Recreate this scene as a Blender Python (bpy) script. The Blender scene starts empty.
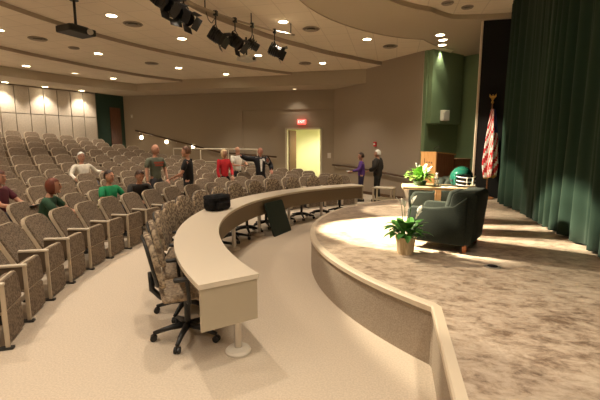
import bpy, bmesh, math, random
from math import sin, cos, pi, radians as rad, atan2, sqrt, degrees
from mathutils import Vector as V, Matrix as M
random.seed(7)
S = bpy.context.scene
COL = S.collection

# ------------------------------------------------------------------ materials
def mat(name, col, rough=.7, metal=0, col2=None, scale=40, detail=2, lo=.4, hi=.6, bump=0, emit=None, estr=0,
        trans=0, sheen=0, stretch=None, spec=.5):
    m = bpy.data.materials.new(name); m.use_nodes = True
    nt = m.node_tree; b = nt.nodes['Principled BSDF']
    b.inputs['Base Color'].default_value = (*col, 1)
    b.inputs['Roughness'].default_value = rough
    b.inputs['Metallic'].default_value = metal
    b.inputs['Specular IOR Level'].default_value = spec
    if trans: b.inputs['Transmission Weight'].default_value = trans
    if sheen: b.inputs['Sheen Weight'].default_value = sheen
    if emit:
        b.inputs['Emission Color'].default_value = (*emit, 1); b.inputs['Emission Strength'].default_value = estr
    if col2 or bump:
        tc = nt.nodes.new('ShaderNodeTexCoord'); n = nt.nodes.new('ShaderNodeTexNoise')
        n.inputs['Scale'].default_value = scale; n.inputs['Detail'].default_value = detail
        src = tc.outputs['Object']
        if stretch:
            mp = nt.nodes.new('ShaderNodeMapping'); mp.inputs['Scale'].default_value = stretch
            nt.links.new(src, mp.inputs['Vector']); src = mp.outputs['Vector']
        nt.links.new(src, n.inputs['Vector'])
        if col2:
            r = nt.nodes.new('ShaderNodeValToRGB')
            r.color_ramp.elements[0].position = lo; r.color_ramp.elements[1].position = hi
            r.color_ramp.elements[0].color = (*col, 1); r.color_ramp.elements[1].color = (*col2, 1)
            nt.links.new(n.outputs['Fac'], r.inputs['Fac']); nt.links.new(r.outputs['Color'], b.inputs['Base Color'])
        if bump:
            bp = nt.nodes.new('ShaderNodeBump'); bp.inputs['Strength'].default_value = bump; bp.inputs['Distance'].default_value = .01
            nt.links.new(n.outputs['Fac'], bp.inputs['Height']); nt.links.new(bp.outputs['Normal'], b.inputs['Normal'])
    return m

def tile_mat(name, col, line, sx=.6, sy=.6, rough=.9):
    m = mat(name, col, rough); nt = m.node_tree; b = nt.nodes['Principled BSDF']
    tc = nt.nodes.new('ShaderNodeTexCoord'); br = nt.nodes.new('ShaderNodeTexBrick')
    br.offset = 0; br.inputs['Scale'].default_value = 1
    br.inputs['Brick Width'].default_value = sx; br.inputs['Row Height'].default_value = sy
    br.inputs['Mortar Size'].default_value = .012; br.inputs['Mortar Smooth'].default_value = .2
    br.inputs['Color1'].default_value = (*col, 1); br.inputs['Color2'].default_value = (*[c*.96 for c in col], 1)
    br.inputs['Mortar'].default_value = (*line, 1)
    nt.links.new(tc.outputs['Object'], br.inputs['Vector']); nt.links.new(br.outputs['Color'], b.inputs['Base Color'])
    return m

MT = {}
def mk():
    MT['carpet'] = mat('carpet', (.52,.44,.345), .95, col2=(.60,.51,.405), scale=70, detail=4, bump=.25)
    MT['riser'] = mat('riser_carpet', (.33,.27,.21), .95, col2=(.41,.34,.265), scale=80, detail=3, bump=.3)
    MT['nosing'] = mat('nosing', (.66,.56,.43), .5)
    MT['wall'] = mat('wall_paint', (.37,.31,.235), .85)
    MT['wall2'] = mat('wall_paint_splay', (.37,.31,.24), .85)
    MT['soffit'] = mat('soffit_paint', (.48,.41,.31), .85)
    MT['tile'] = tile_mat('ceiling_tile', (.80,.70,.56), (.66,.57,.45))
    MT['fascia'] = mat('fascia_paint', (.40,.33,.25), .85)
    MT['ring'] = mat('drywall_ring', (.50,.42,.31), .85)
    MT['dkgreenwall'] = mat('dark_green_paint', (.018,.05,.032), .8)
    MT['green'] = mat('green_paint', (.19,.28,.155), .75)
    MT['black'] = mat('black_paint', (.008,.008,.008), .9)
    MT['panel'] = mat('acoustic_fabric', (.50,.44,.36), .95, col2=(.56,.49,.40), scale=25, bump=.1)
    MT['doorwood'] = mat('door_wood', (.10,.04,.018), .5, col2=(.14,.058,.026), scale=6, stretch=(6,6,.6))
    MT['lime'] = mat('vestibule_paint', (.80,.80,.58), .8)
    MT['white'] = mat('white_paint', (.78,.75,.68), .5)
    MT['fabric'] = mat('seat_fabric', (.115,.082,.055), .95, col2=(.26,.195,.135), scale=48, detail=3, lo=.38, hi=.62)
    MT['shell'] = mat('seat_shell', (.55,.46,.34), .45)
    MT['armtop'] = mat('armrest_plastic', (.64,.56,.44), .4)
    MT['bracket'] = mat('seat_bracket', (.03,.028,.026), .5)
    MT['sidebrown'] = mat('seat_side', (.13,.09,.055), .8)
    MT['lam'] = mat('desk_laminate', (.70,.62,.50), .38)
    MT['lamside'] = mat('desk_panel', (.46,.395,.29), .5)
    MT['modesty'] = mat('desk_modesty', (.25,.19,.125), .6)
    MT['steel'] = mat('brushed_steel', (.62,.58,.52), .35, metal=.8)
    MT['foot'] = mat('cream_foot', (.74,.69,.60), .4)
    MT['plastic'] = mat('black_plastic', (.012,.012,.012), .45)
    MT['task'] = mat('task_fabric', (.14,.10,.07), .95, col2=(.46,.37,.26), scale=26, detail=4, lo=.42, hi=.60)
    MT['taskdark'] = mat('task_fabric_plain', (.19,.14,.095), .95, col2=(.34,.265,.185), scale=40, detail=3)
    MT['bag'] = mat('bag_nylon', (.008,.008,.009), .85, col2=(.016,.016,.018), scale=18, bump=.8, spec=.2)
    MT['board'] = mat('green_board', (.006,.02,.012), .6)
    MT['velvet'] = mat('green_velvet', (.009,.031,.018), .95)
    MT['chairfab'] = mat('armchair_fabric', (.012,.016,.012), .9, col2=(.018,.023,.017), scale=70, spec=.2)
    MT['legwood'] = mat('leg_wood', (.30,.10,.03), .4)
    MT['oak'] = mat('oak', (.52,.26,.09), .45, col2=(.62,.34,.13), scale=5, stretch=(5,5,.5))
    MT['darkoak'] = mat('dark_oak', (.17,.07,.03), .5, col2=(.22,.095,.04), scale=5, stretch=(5,5,.5))
    MT['tabletop'] = mat('table_wood', (.52,.36,.2), .35, col2=(.58,.42,.25), scale=4, stretch=(.6,5,5))
    MT['leaf'] = mat('leaf', (.035,.14,.02), .45, col2=(.07,.22,.035), scale=9)
    MT['leaf2'] = mat('leaf_bright', (.16,.36,.05), .45, col2=(.24,.48,.08), scale=9)
    MT['spathe'] = mat('spathe', (.86,.86,.74), .5)
    MT['pot'] = mat('basket_pot', (.60,.46,.28), .6, col2=(.70,.56,.36), scale=14, stretch=(6,6,.3), bump=.3)
    MT['soil'] = mat('soil', (.04,.025,.015), 1)
    MT['potgreen'] = mat('green_foil', (.02,.08,.03), .4)
    MT['helmet'] = mat('helmet_green', (.008,.075,.05), .12, metal=.25)
    MT['bottle'] = mat('clear_plastic', (.9,.95,.95), .05, trans=.9)
    MT['gold'] = mat('gold', (.7,.45,.12), .35, metal=1)
    MT['polewood'] = mat('pole_wood', (.30,.13,.05), .4)
    MT['red'] = mat('flag_red', (.62,.03,.04), .8)
    MT['fwhite'] = mat('flag_white', (.85,.80,.74), .8)
    MT['blue'] = mat('flag_blue', (.02,.03,.14), .8)
    MT['lens'] = mat('lamp_lens', (1,1,1), .5, emit=(1,.82,.55), estr=14)
    MT['dimlens'] = mat('lamp_lens_dim', (1,1,1), .5, emit=(1,.75,.45), estr=2.2)
    MT['stagelens'] = mat('stage_lens', (1,1,1), .5, emit=(1,.9,.7), estr=30)
    MT['exit'] = mat('exit_face', (.7,.05,.05), .5, emit=(1,.12,.09), estr=1.3)
    MT['exitlet'] = mat('exit_letters', (.9,.7,.65), .5, emit=(1,.6,.5), estr=1.6)
    MT['vent'] = mat('vent_metal', (.36,.30,.23), .6)
    MT['ventdark'] = mat('vent_gap', (.19,.155,.12), .8)
    MT['rail'] = mat('rail_wood', (.11,.06,.03), .4)
    MT['palerail'] = mat('pale_rail', (.66,.60,.48), .5)
    MT['paper'] = mat('paper', (.85,.83,.78), .8)
    MT['eye'] = mat('eye', (.02,.015,.01), .3)
    MT['lip'] = mat('lip', (.42,.13,.10), .6)
    MT['grey'] = mat('grey_plastic', (.55,.52,.46), .5)
    # stage floor: mottled vinyl
    m = mat('stage_vinyl', (.3,.2,.12), .38); nt = m.node_tree; b = nt.nodes['Principled BSDF']
    tc = nt.nodes.new('ShaderNodeTexCoord'); n1 = nt.nodes.new('ShaderNodeTexNoise'); n2 = nt.nodes.new('ShaderNodeTexNoise')
    mp = nt.nodes.new('ShaderNodeMapping'); mp.inputs['Scale'].default_value = (1, 1.5, 1); mp.inputs['Rotation'].default_value = (0,0,.5)
    nt.links.new(tc.outputs['Object'], mp.inputs['Vector'])
    n1.inputs['Scale'].default_value = 7.0; n1.inputs['Detail'].default_value = 9; n1.inputs['Roughness'].default_value = .72
    n1.inputs['Distortion'].default_value = .35
    n2.inputs['Scale'].default_value = 1.1; n2.inputs['Detail'].default_value = 2
    for n in (n1, n2): nt.links.new(mp.outputs['Vector'], n.inputs['Vector'])
    r = nt.nodes.new('ShaderNodeValToRGB'); e = r.color_ramp.elements
    e[0].position = .34; e[0].color = (.19,.13,.09,1); e[1].position = .66; e[1].color = (.60,.50,.40,1)
    x = e.new(.5); x.color = (.45,.355,.27,1)
    mx = nt.nodes.new('ShaderNodeMath'); mx.operation = 'MULTIPLY_ADD'; mx.inputs[1].default_value = .25
    ad = nt.nodes.new('ShaderNodeMath'); ad.operation = 'SUBTRACT'; ad.inputs[1].default_value = .125
    nt.links.new(n2.outputs['Fac'], mx.inputs[0]); nt.links.new(n1.outputs['Fac'], mx.inputs[2])
    nt.links.new(mx.outputs[0], ad.inputs[0]); nt.links.new(ad.outputs[0], r.inputs['Fac'])
    nt.links.new(r.outputs['Color'], b.inputs['Base Color'])
    MT['vinyl'] = m
mk()

# ------------------------------------------------------------------ mesh helpers
def obj(name, bm, mats, parent=None, smooth=False, loc=None, rz=None):
    me = bpy.data.meshes.new(name); bmesh.ops.recalc_face_normals(bm, faces=bm.faces[:]); bm.to_mesh(me); bm.free()
    if not isinstance(mats, (list, tuple)): mats = [mats]
    for m in mats: me.materials.append(MT[m] if isinstance(m, str) else m)
    if smooth:
        for p in me.polygons: p.use_smooth = True
    if smooth == 'auto':
        me.set_sharp_from_angle(angle=rad(38))
    o = bpy.data.objects.new(name, me); COL.objects.link(o)
    if parent: o.parent = parent
    if loc is not None: o.location = loc
    if rz is not None: o.rotation_euler = (0,0,rz)
    return o
def tag(o, label=None, cat=None, group=None, kind=None):
    if label: o['label'] = label
    if cat: o['category'] = cat
    if group: o['group'] = group
    if kind: o['kind'] = kind
    return o
def thing(name, label, cat, loc=(0,0,0), rz=0, group=None):
    o = bpy.data.objects.new(name, None); COL.objects.link(o); o.empty_display_size = .1
    o.location = loc; o.rotation_euler = (0,0,rz)
    return tag(o, label, cat, group)
def struct(name, bm, mats, smooth=False):
    return tag(obj(name, bm, mats, smooth=smooth), kind='structure')
KIDS = {}
def dup(root, loc, rz, label, group=None):
    def cp(o, par):
        c = o.copy(); COL.objects.link(c)
        if par: c.parent = par
        for ch in kids(o): cp(ch, c)
        return c
    r = cp(root, None); r.location = loc; r.rotation_euler = (0,0,rz); r['label'] = label
    if group: r['group'] = group
    return r
def kids(o):
    if o.name not in KIDS: KIDS[o.name] = [c for c in bpy.data.objects if c.parent == o]
    return KIDS[o.name]

def B(): return bmesh.new()
def face(bm, pts, mi=0):
    f = bm.faces.new([bm.verts.new(p) for p in pts]); f.material_index = mi; return f
def box(bm, x0, x1, y0, y1, z0, z1, r=0, mi=0, mtx=None, seg=2):
    t = bmesh.new()
    bmesh.ops.create_cube(t, size=1)
    for v in t.verts: v.co = V(((x0+x1)/2+v.co.x*(x1-x0), (y0+y1)/2+v.co.y*(y1-y0), (z0+z1)/2+v.co.z*(z1-z0)))
    if r: bmesh.ops.bevel(t, geom=t.edges[:], offset=r, segments=seg, affect='EDGES', profile=.5, clamp_overlap=True)
    add(bm, t, mtx, mi)
def add(bm, t, mtx=None, mi=None):
    mp = {}
    for v in t.verts: mp[v] = bm.verts.new(mtx @ v.co if mtx else v.co)
    for f in t.faces:
        try: g = bm.faces.new([mp[v] for v in f.verts])
        except ValueError: continue
        g.material_index = f.material_index if mi is None else mi; g.smooth = f.smooth
    t.free()
def tube(bm, pts, r, n=8, mi=0, cap=True):
    pts = [V(p) for p in pts]; rs = r if isinstance(r, (list, tuple)) else [r]*len(pts)
    rings = []; up = V((0,0,1))
    for i, p in enumerate(pts):
        d = (pts[min(i+1,len(pts)-1)]-pts[max(i-1,0)]).normalized()
        a = d.cross(up)
        if a.length < 1e-3: a = d.cross(V((1,0,0)))
        a.normalize(); b = d.cross(a).normalized()
        rings.append([bm.verts.new(p+rs[i]*(a*cos(2*pi*k/n)+b*sin(2*pi*k/n))) for k in range(n)])
    for A, C in zip(rings, rings[1:]):
        for k in range(n):
            f = bm.faces.new((A[k],A[(k+1)%n],C[(k+1)%n],C[k])); f.material_index = mi
    if cap:
        for R_ in (rings[0][::-1], rings[-1]):
            f = bm.faces.new(R_); f.material_index = mi
def lathe(bm, prof, n=20, c=(0,0,0), mi=0, capb=True, capt=True):
    rings = [[bm.verts.new((c[0]+r*cos(2*pi*k/n), c[1]+r*sin(2*pi*k/n), c[2]+z)) for k in range(n)] for r, z in prof]
    for A, C in zip(rings, rings[1:]):
        for k in range(n):
            f = bm.faces.new((A[k],A[(k+1)%n],C[(k+1)%n],C[k])); f.material_index = mi
    if capb: bm.faces.new(rings[0][::-1]).material_index = mi
    if capt: bm.faces.new(rings[-1]).material_index = mi
def ellipsoid(bm, c, r, u=12, v=8, mi=0, mtx=None):
    t = bmesh.new(); bmesh.ops.create_uvsphere(t, u_segments=u, v_segments=v, radius=1)
    for w in t.verts: w.co = V((w.co.x*r[0], w.co.y*r[1], w.co.z*r[2]))
    m = M.Translation(V(c))
    add(bm, t, m @ mtx if mtx else m, mi)
def prism(bm, poly, h0, h1, axes='xyz', rim=None, mi=0, bev=0, mtx=None):
    # polygon (2-D) extruded along a third axis; rim = material index of the side walls
    t = bmesh.new()
    def P(a, b, c): return {'xyz': (a,b,c), 'xzy': (a,c,b), 'yzx': (c,a,b)}[axes]
    A = [t.verts.new(P(x,y,h0)) for x, y in poly]; C = [t.verts.new(P(x,y,h1)) for x, y in poly]
    t.faces.new(A[::-1]).material_index = mi; t.faces.new(C).material_index = mi
    n = len(poly)
    for k in range(n):
        f = t.faces.new((A[k],A[(k+1)%n],C[(k+1)%n],C[k])); f.material_index = mi if rim is None else rim
    if bev:
        bmesh.ops.recalc_face_normals(t, faces=t.faces[:])
        eg = [e for e in t.edges if len(e.link_faces) == 2 and e.calc_face_angle(0) > .7]
        bmesh.ops.bevel(t, geom=eg, offset=bev, segments=2, affect='EDGES', profile=.5, clamp_overlap=True)
    add(bm, t, mtx)
def rrect(y0, y1, z0, z1, rb, rt, n=4):
    out = []
    for cx, cy, r, a in ((y1-rb,z0+rb,rb,-90),(y1-rt,z1-rt,rt,0),(y0+rt,z1-rt,rt,90),(y0+rb,z0+rb,rb,180)):
        for k in range(n+1):
            t = rad(a+90*k/n); out.append((cx+r*cos(t), cy+r*sin(t)))
    return out

# ------------------------------------------------------------------ plan of the hall
CX, CY = 2.3, 6.26                       # centre of all the arcs; the curtain runs along X = 2.25
def sm(a, b, x):
    t = min(1, max(0, (x-a)/(b-a))); return t*t*(3-2*t)
def pol(R, d, z=0): return V((CX-R*cos(rad(d)), CY+R*sin(rad(d)), z))
RISE = [0, .02, .12, .22, .31, .42, .63, .84, 1.02, 1.23, 1.44]
def grow(d): return 1-.5*sm(15,45,d)-.42*sm(45,60,d)
def rise(k, d): return RISE[k]*grow(d)
def rowR(k, d): return 6.65+.9*k-.38*sm(5,40,d)-.12*sm(40,60,d)
FARY = 15.5
def lerp(tab, x):
    if x <= tab[0][0]: return tab[0][1]
    for (a, p), (b, q) in zip(tab, tab[1:]):
        if x <= b:
            t = (x-a)/(b-a); return p+(q-p)*t
    return tab[-1][1]
def symtab(tab): return lambda d: lerp(tab, abs(d))
rC3 = symtab([(0,3.0),(60,3.25),(72,3.6),(90,3.6)])
rC1 = symtab([(0,4.25),(18,4.4),(45,4.82),(64,5.18),(72,5.27),(80,6.1),(85,6.5),(100,6.5)])
rT12 = symtab([(0,6.3),(26,6.36),(44,6.69),(59.5,7.3),(69,7.94),(100,9)])
rT23 = symtab([(0,9.5),(32,9.55),(45,9.8),(53,10.0),(90,10.6)])
rT34 = symtab([(0,12.35),(18,12.7),(30,13.1),(45,13.3),(90,13.3)])
rSF = lambda d: 14.9
def annulus(bm, ri, ro, z, d0, d1, step=2, mi=0):
    n = int(round((d1-d0)/step)); prev = None
    for i in range(n+1):
        d = d0+(d1-d0)*i/n
        a = bm.verts.new(pol(ri(d), d, z)); b = bm.verts.new(pol(ro(d), d, z))
        if prev: bm.faces.new((prev[0], prev[1], b, a)).material_index = mi
        prev = (a, b)
def band(bm, r, z0, z1, d0, d1, step=2, mi=0):
    n = int(round((d1-d0)/step)); prev = None
    for i in range(n+1):
        d = d0+(d1-d0)*i/n
        a = bm.verts.new(pol(r(d), d, z0)); b = bm.verts.new(pol(r(d), d, z1))
        if prev: bm.faces.new((prev[0], a, b, prev[1])).material_index = mi
        prev = (a, b)
def slab(bm, a, b, z0, z1, th=.12, mi=0):   # vertical wall from a to b, thickness on the right-hand side
    a, b = V((*a,0)), V((*b,0)); d = (b-a).normalized(); n = V((d.y,-d.x,0))*th
    q = [a, b, b+n, a+n]
    prism(bm, [(p.x,p.y) for p in q], z0, z1, mi=mi)

# floor: flat carpet and the curved tiers
bm = B(); face(bm, [(-19,-4.2,0),(3.6,-4.2,0),(3.6,16.5,0),(-19,16.5,0)]); struct('floor', bm, 'carpet')
bm = B()
D0, D1 = -75, 66
for k in range(1, 11):
    R0 = lambda d, k=k: rowR(k, d)-.16
    R1 = lambda d, k=k: (rowR(k+1, d)-.16) if k < 10 else 17.2
    n = 47; prev = None
    for i in range(n+1):
        d = D0+(D1-D0)*i/n; zk = rise(k, d)+.001; zp = rise(k-1, d)
        a = bm.verts.new(pol(R0(d), d, zp-.002)); b = bm.verts.new(pol(R0(d), d, zk)); c = bm.verts.new(pol(R1(d), d, zk))
        if prev:
            bm.faces.new((prev[0], a, b, prev[1])); bm.faces.new((prev[1], b, c, prev[2]))
        prev = (a, b, c)
struct('floor_tiers', bm, 'carpet')

# walls
bm = B()
X0, X1 = -6.21, -2.33                    # shallow bay around the exit
prism(bm, [(-14.5,15.5),(X0,15.5),(X0,15.75),(-14.5,15.75)], 0, 5.2)
prism(bm, [(X0,15.5),(X1,15.5),(X1,15.75),(X0,15.75)], 3.2, 5.2)
prism(bm, [(X0,15.56),(-4.31,15.56),(-4.31,15.75),(X0,15.75)], 0, 3.2)
prism(bm, [(-2.86,15.56),(X1,15.56),(X1,15.75),(-2.86,15.75)], 0, 3.2)
prism(bm, [(-4.31,15.56),(-2.86,15.56),(-2.86,15.75),(-4.31,15.75)], 2.42, 3.2)
struct('wall_back', bm, 'wall')
bm = B(); slab(bm, (.79,12.5), (-2.33,15.5), 0, 5.2, th=.14); struct('wall_right', bm, 'wall2')
bm = B()                                  # base trim along the splayed wall
a, b = V((.79,12.5,0)), V((-2.33,15.5,0)); n_ = V((-.694,-.722,0))*.02
prism(bm, [((a+n_).x,(a+n_).y),((b+n_).x,(b+n_).y),(b.x,b.y),(a.x,a.y)], 0, .1); struct('baseboard_right', bm, 'rail')
bm = B()
def arcwall(bm, R, Ro, d0, d1, z0, z1, step=1.0, mi=0):
    n = max(1, int(round((d1-d0)/step))); prev = None
    for i in range(n+1):
        d = d0+(d1-d0)*i/n
        q = [bm.verts.new(pol(r, d, z)) for r, z in ((R,z0),(R,z1),(Ro,z1),(Ro,z0))]
        if prev:
            for j in range(4): bm.faces.new((prev[j],q[j],q[(j+1)%4],prev[(j+1)%4])).material_index = mi
        else: bm.faces.new(q).material_index = mi
        prev = q
    bm.faces.new(prev[::-1]).material_index = mi
arcwall(bm, 16.62, 16.9, -45, 28.7, 0, 5.2)
struct('wall_left', bm, 'wall')
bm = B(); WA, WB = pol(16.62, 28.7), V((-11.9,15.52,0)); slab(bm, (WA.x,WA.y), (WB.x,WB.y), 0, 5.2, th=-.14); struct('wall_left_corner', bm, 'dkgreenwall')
bm = B(); prism(bm, [(-12,-3.2),(3.4,-3.2),(3.4,-3.05),(-12,-3.05)], 0, 5.2); struct('wall_front', bm, 'wall')
bm = B(); prism(bm, [(3.3,-3.2),(3.42,-3.2),(3.42,14.2),(3.3,14.2)], 0, 5.2); struct('wall_stage', bm, 'black')

# green wing walls behind the lectern, upper part standing proud over a ledge
bm = B(); slab(bm, (2.0,13.9), (.80,12.53), 0, 4.7, th=-.12)
slab(bm, (1.93,13.62), (.93,12.48), 2.42, 4.6, th=-.16)
struct('wall_wing', bm, 'green')
bm = B(); slab(bm, (2.62,13.44), (2.0,13.9), 0, 4.7, th=-.12); struct('wall_wing_side', bm, 'green')
bm = B(); prism(bm, [(1.865,9.98),(1.90,9.98),(1.90,10.08),(1.865,10.08)], .5, 4.56); struct('trim_1', bm, 'nosing')
bm = B(); prism(bm, [(1.90,9.99),(2.75,9.99),(2.75,10.07),(1.90,10.07)], .5, 4.9)
prism(bm, [(2.62,13.4),(2.75,13.4),(2.75,10.07),(2.62,10.07)], .5, 4.9); struct('wall_wing_black', bm, 'black')

# ceilings: tiers stepping down towards the rear
ZS, ZR, Z1, Z2, Z3, Z4, ZF = 4.66, 4.56, 4.54, 4.42, 4.33, 4.24, 3.94
bm = B()
annulus(bm, rC1, rT12, Z1, -96, 84); annulus(bm, rT12, rT23, Z2, -96, 84)
annulus(bm, rT23, rT34, Z3, -96, 84); annulus(bm, rT34, lambda d: 15.3, Z4, -96, 84)
struct('ceiling', bm, 'tile')
bm = B(); annulus(bm, lambda d: .01, rC3, ZS, -96, 96); struct('ceiling_stage', bm, 'tile')
bm = B(); annulus(bm, rC3, rC1, ZR, -96, 84)
annulus(bm, lambda d: 3.6, lambda d: 9.5, ZR+.002, 82, 100)
band(bm, rC3, ZR, ZS+.02, -96, 96); band(bm, rC1, Z1, ZR+.01, -96, 84); struct('ceiling_ring', bm, 'ring')
bm = B()
band(bm, rT12, Z2-.002, Z1+.01, -96, 84); band(bm, rT23, Z3-.002, Z2+.01, -96, 84); band(bm, rT34, Z4-.002, Z3+.01, -96, 84)
struct('trim_2', bm, 'fascia')
bm = B(); band(bm, rSF, ZF, Z4+.05, -45, 36); annulus(bm, rSF, lambda d: 16.8, ZF, -45, 36); struct('trim_3', bm, 'soffit')
bm = B(); box(bm, -12.4, -.86, 14.25, 15.6, ZF-.001, 4.9); struct('trim_4', bm, 'soffit')

# vestibule beyond the exit doorway
bm = B()
prism(bm, [(-4.9,15.75),(-4.78,15.75),(-4.78,18.2),(-4.9,18.2)], 0, 2.75)
prism(bm, [(-2.4,15.75),(-2.28,15.75),(-2.28,18.2),(-2.4,18.2)], 0, 2.75)
prism(bm, [(-4.9,18.2),(-2.28,18.2),(-2.28,18.32),(-4.9,18.32)], 0, 2.75)
face(bm, [(-4.9,15.75,2.72),(-2.28,15.75,2.72),(-2.28,18.3,2.72),(-4.9,18.3,2.72)])
struct('wall_vestibule', bm, 'lime')
bm = B(); prism(bm, [(-4.9,15.5),(-2.28,15.5),(-2.28,18.3),(-4.9,18.3)], 0, .2); struct('floor_vestibule', bm, 'carpet')
d1 = B(); box(d1, -4.27, -3.42, -.025, .025, 0, 2.18, r=.004)
dr = tag(obj('door_1', d1, 'doorwood'), kind='structure')
dr.matrix_world = M.Translation(V((-4.27,15.78,.21))) @ M.Rotation(rad(84),4,'Z') @ M.Translation(V((4.27,0,0)))
bm = B(); tube(bm, [(-3.5,-.03,.95),(-3.5,-.09,.95),(-3.62,-.09,.95)], .012); obj('door_handle', bm, 'steel', dr)
bm = B()
for x0, x1 in ((-4.36,-4.28),(-2.89,-2.81)): box(bm, x0, x1, 15.52, 15.76, .05, 2.47)
box(bm, -4.36, -2.81, 15.52, 15.76, 2.40, 2.47); struct('trim_5', bm, 'palerail')
# brown door in the dark corner
a, b = WA.lerp(WB, .46), WA.lerp(WB, .84); n_ = V((.957,-.29,0))*.02
bm = B(); slab(bm, ((a+n_).x,(a+n_).y), ((b+n_).x,(b+n_).y), 1.44, 3.40, th=-.02); struct('door_2', bm, 'doorwood')

# stage platform
def stR(d): return 3.54+.23*(d/58.6)**2
def stage_poly(off=0, rin=0):
    pts = [(.33+off,-3.0), (.33+off,3.02+off*.4)]
    for i in range(49):
        d = -58.4+116.8*i/48; p = pol(stR(d)-off, d); pts.append((p.x, p.y))
    pts += [(.33+off,9.5-off*.4), (.33+off,12.9), (2.0,14.0), (3.35,13.2), (3.35,-3.0)]
    return pts
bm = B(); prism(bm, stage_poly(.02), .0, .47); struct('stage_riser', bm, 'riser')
bm = B(); prism(bm, stage_poly(.07), .40, .504); struct('floor_stage', bm, 'vinyl')
bm = B()
o_, i_ = stage_poly(0)[:53], stage_poly(.072)[:53]
prof = None
for (ox, oy), (ix, iy) in zip(o_, i_):
    q = [bm.verts.new(p) for p in ((ox,oy,.455),(ox,oy,.497),(ox+(ix-ox)*.15,oy+(iy-oy)*.15,.508),(ix,iy,.508),(ix,iy,.455))]
    if prof:
        for j in range(5): bm.faces.new((prof[j],q[j],q[(j+1)%5],prof[(j+1)%5]))
    prof = q
struct('trim_6', bm, 'nosing')

# ------------------------------------------------------------------ wall panels, lights, signs
ORD = ['first','second','third','fourth','fifth','sixth','seventh','eighth','ninth','tenth','eleventh','twelfth','thirteenth',
       'fourteenth','fifteenth','sixteenth','seventeenth','eighteenth','nineteenth','twentieth','twenty-first','twenty-second',
       'twenty-third','twenty-fourth','twenty-fifth','twenty-sixth','twenty-seventh','twenty-eighth','twenty-ninth','thirtieth']
edges_ = [28.55-1.66*i for i in range(9)]
for i in range(8):
    for nm, z0, z1 in (('upper',2.93,3.9),('lower',1.5,2.905)):
        bm = B(); arcwall(bm, 16.53, 16.62, edges_[i+1]+.05, edges_[i]-.05, z0, z1, step=.8)
        w = ORD[i]
        tag(obj('acoustic_panel', bm, 'panel'), f'beige fabric {nm} wall panel, {w} from the dark green corner' , 'wall panel', 'fabric wall panels on the left wall')

DOWN = []
def light(name, loc, power, col=(1,.85,.675), size=.07, angle=104, blend=.75, target=None):
    L = bpy.data.lights.new(name, 'SPOT'); L.energy = power; L.color = col; L.shadow_soft_size = size
    L.spot_size = rad(angle); L.spot_blend = blend
    o = bpy.data.objects.new(name, L); COL.objects.link(o); o.location = loc
    if target is not None:
        o.rotation_euler = (V(target)-V(loc)).to_track_quat('-Z','Y').to_euler()
    return o
def downlight(p, label, power, lens='lens', r=.105, lit=True, group='recessed ceiling downlights', **kw):
    t = thing('downlight', label, 'ceiling light', p, 0, group)
    bm = B(); lathe(bm, [(r,-.002),(r*1.22,-.002),(r*1.22,-.014),(r,-.018)], 24, capb=False, capt=False); obj('trim_ring', bm, 'white', t)
    bm = B(); lathe(bm, [(r*1.02,-.008),(r*.3,-.007)], 24, capt=True, capb=False); obj('lens', bm, lens, t)
    if lit: light('downlight_lamp', V(p)+V((0,0,-.05)), power, **kw)
P0 = 135
names2 = ['leftmost','second from the left','third from the left','rightmost']
for d, w in zip((7.3,21.3,39,55.1), names2):
    downlight(pol(8.12,d,Z2), f'round ceiling downlight on the middle ceiling step, {w}', P0)
for d, w in zip((5.3,18.3,31.9,41.2), names2):
    downlight(pol(11.05,d,Z3), f'round ceiling downlight on the third ceiling step back, {w}', P0)
for d, w in zip((16.4,27.8), ('farther left','nearer the corner')):
    downlight(pol(14.2,d,Z4), f'round ceiling downlight on the rearmost ceiling step, {w}', P0)
downlight(pol(14.2,22.4,Z4), 'dim unlit-looking ceiling downlight between the two on the rearmost step', 0, lens='dimlens', lit=False)
for d, w in zip((28.6,56), ('beside the spotlight bar','above the right side wall')):
    downlight(pol(5.5,d,Z1), f'round ceiling downlight {w}, on the ceiling step nearest the stage', P0)
for d, w in zip((17.3,21.8,26.4), ('leftmost','middle','rightmost')):
    downlight(pol(16.24,d,ZF), f'wall-washing downlight in the low soffit above the beige panels, {w}', 105, angle=100)
downlight(V((-3.83,15.05,ZF)), 'small downlight in the low soffit above the exit sign', 20, lens='dimlens', r=.08)
for i, (x, y) in enumerate(((1.06,10.92),(1.19,11.44),(1.23,11.99),(1.27,12.59))):
    downlight(V((x,y,ZR)), f'bright downlight above the lectern, {ORD[i]} from the front of its row of four', 55, col=(1,.9,.62), group='downlights above the lectern', angle=80)
# the same ceiling's lamps outside the frame, plus one added row
for R, z, ds in ((8.12,Z2,(-8,-23,-39,-55,-70)),(11.05,Z3,(-8,-21,-34,-47)),(14.2,Z4,(5,-6,-17,-28)),(5.5,Z1,(0,-28,-56))):
    for d in ds: light('downlight_lamp', pol(R,d,z-.05), P0)
for x, y in ((1.06,1.6),(1.19,1.08),(1.23,.53),(1.27,-.07)): light('downlight_lamp', (x,y,ZR-.05), 85, col=(1,.86,.66))  # unseen row mirrored from the lectern lamps, added to brighten the near stage
for d in (12.5,8,3.5): light('downlight_lamp', pol(16.24,d,ZF-.05), 105, angle=100)
light('vestibule_lamp', (-3.3,16.9,2.55), 140, col=(1,.93,.6), angle=160, size=.2)
vt = thing('ceiling_light', 'small bright ceiling light inside the exit vestibule', 'ceiling light', (-3.35,16.4,2.71))
bm = B(); box(bm, -.3,.3,-.12,.12,-.05,0, r=.01); obj('housing', bm, 'white', vt)
bm = B(); box(bm, -.27,.27,-.09,.09,-.056,-.05); obj('diffuser', bm, 'lens', vt)

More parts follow.
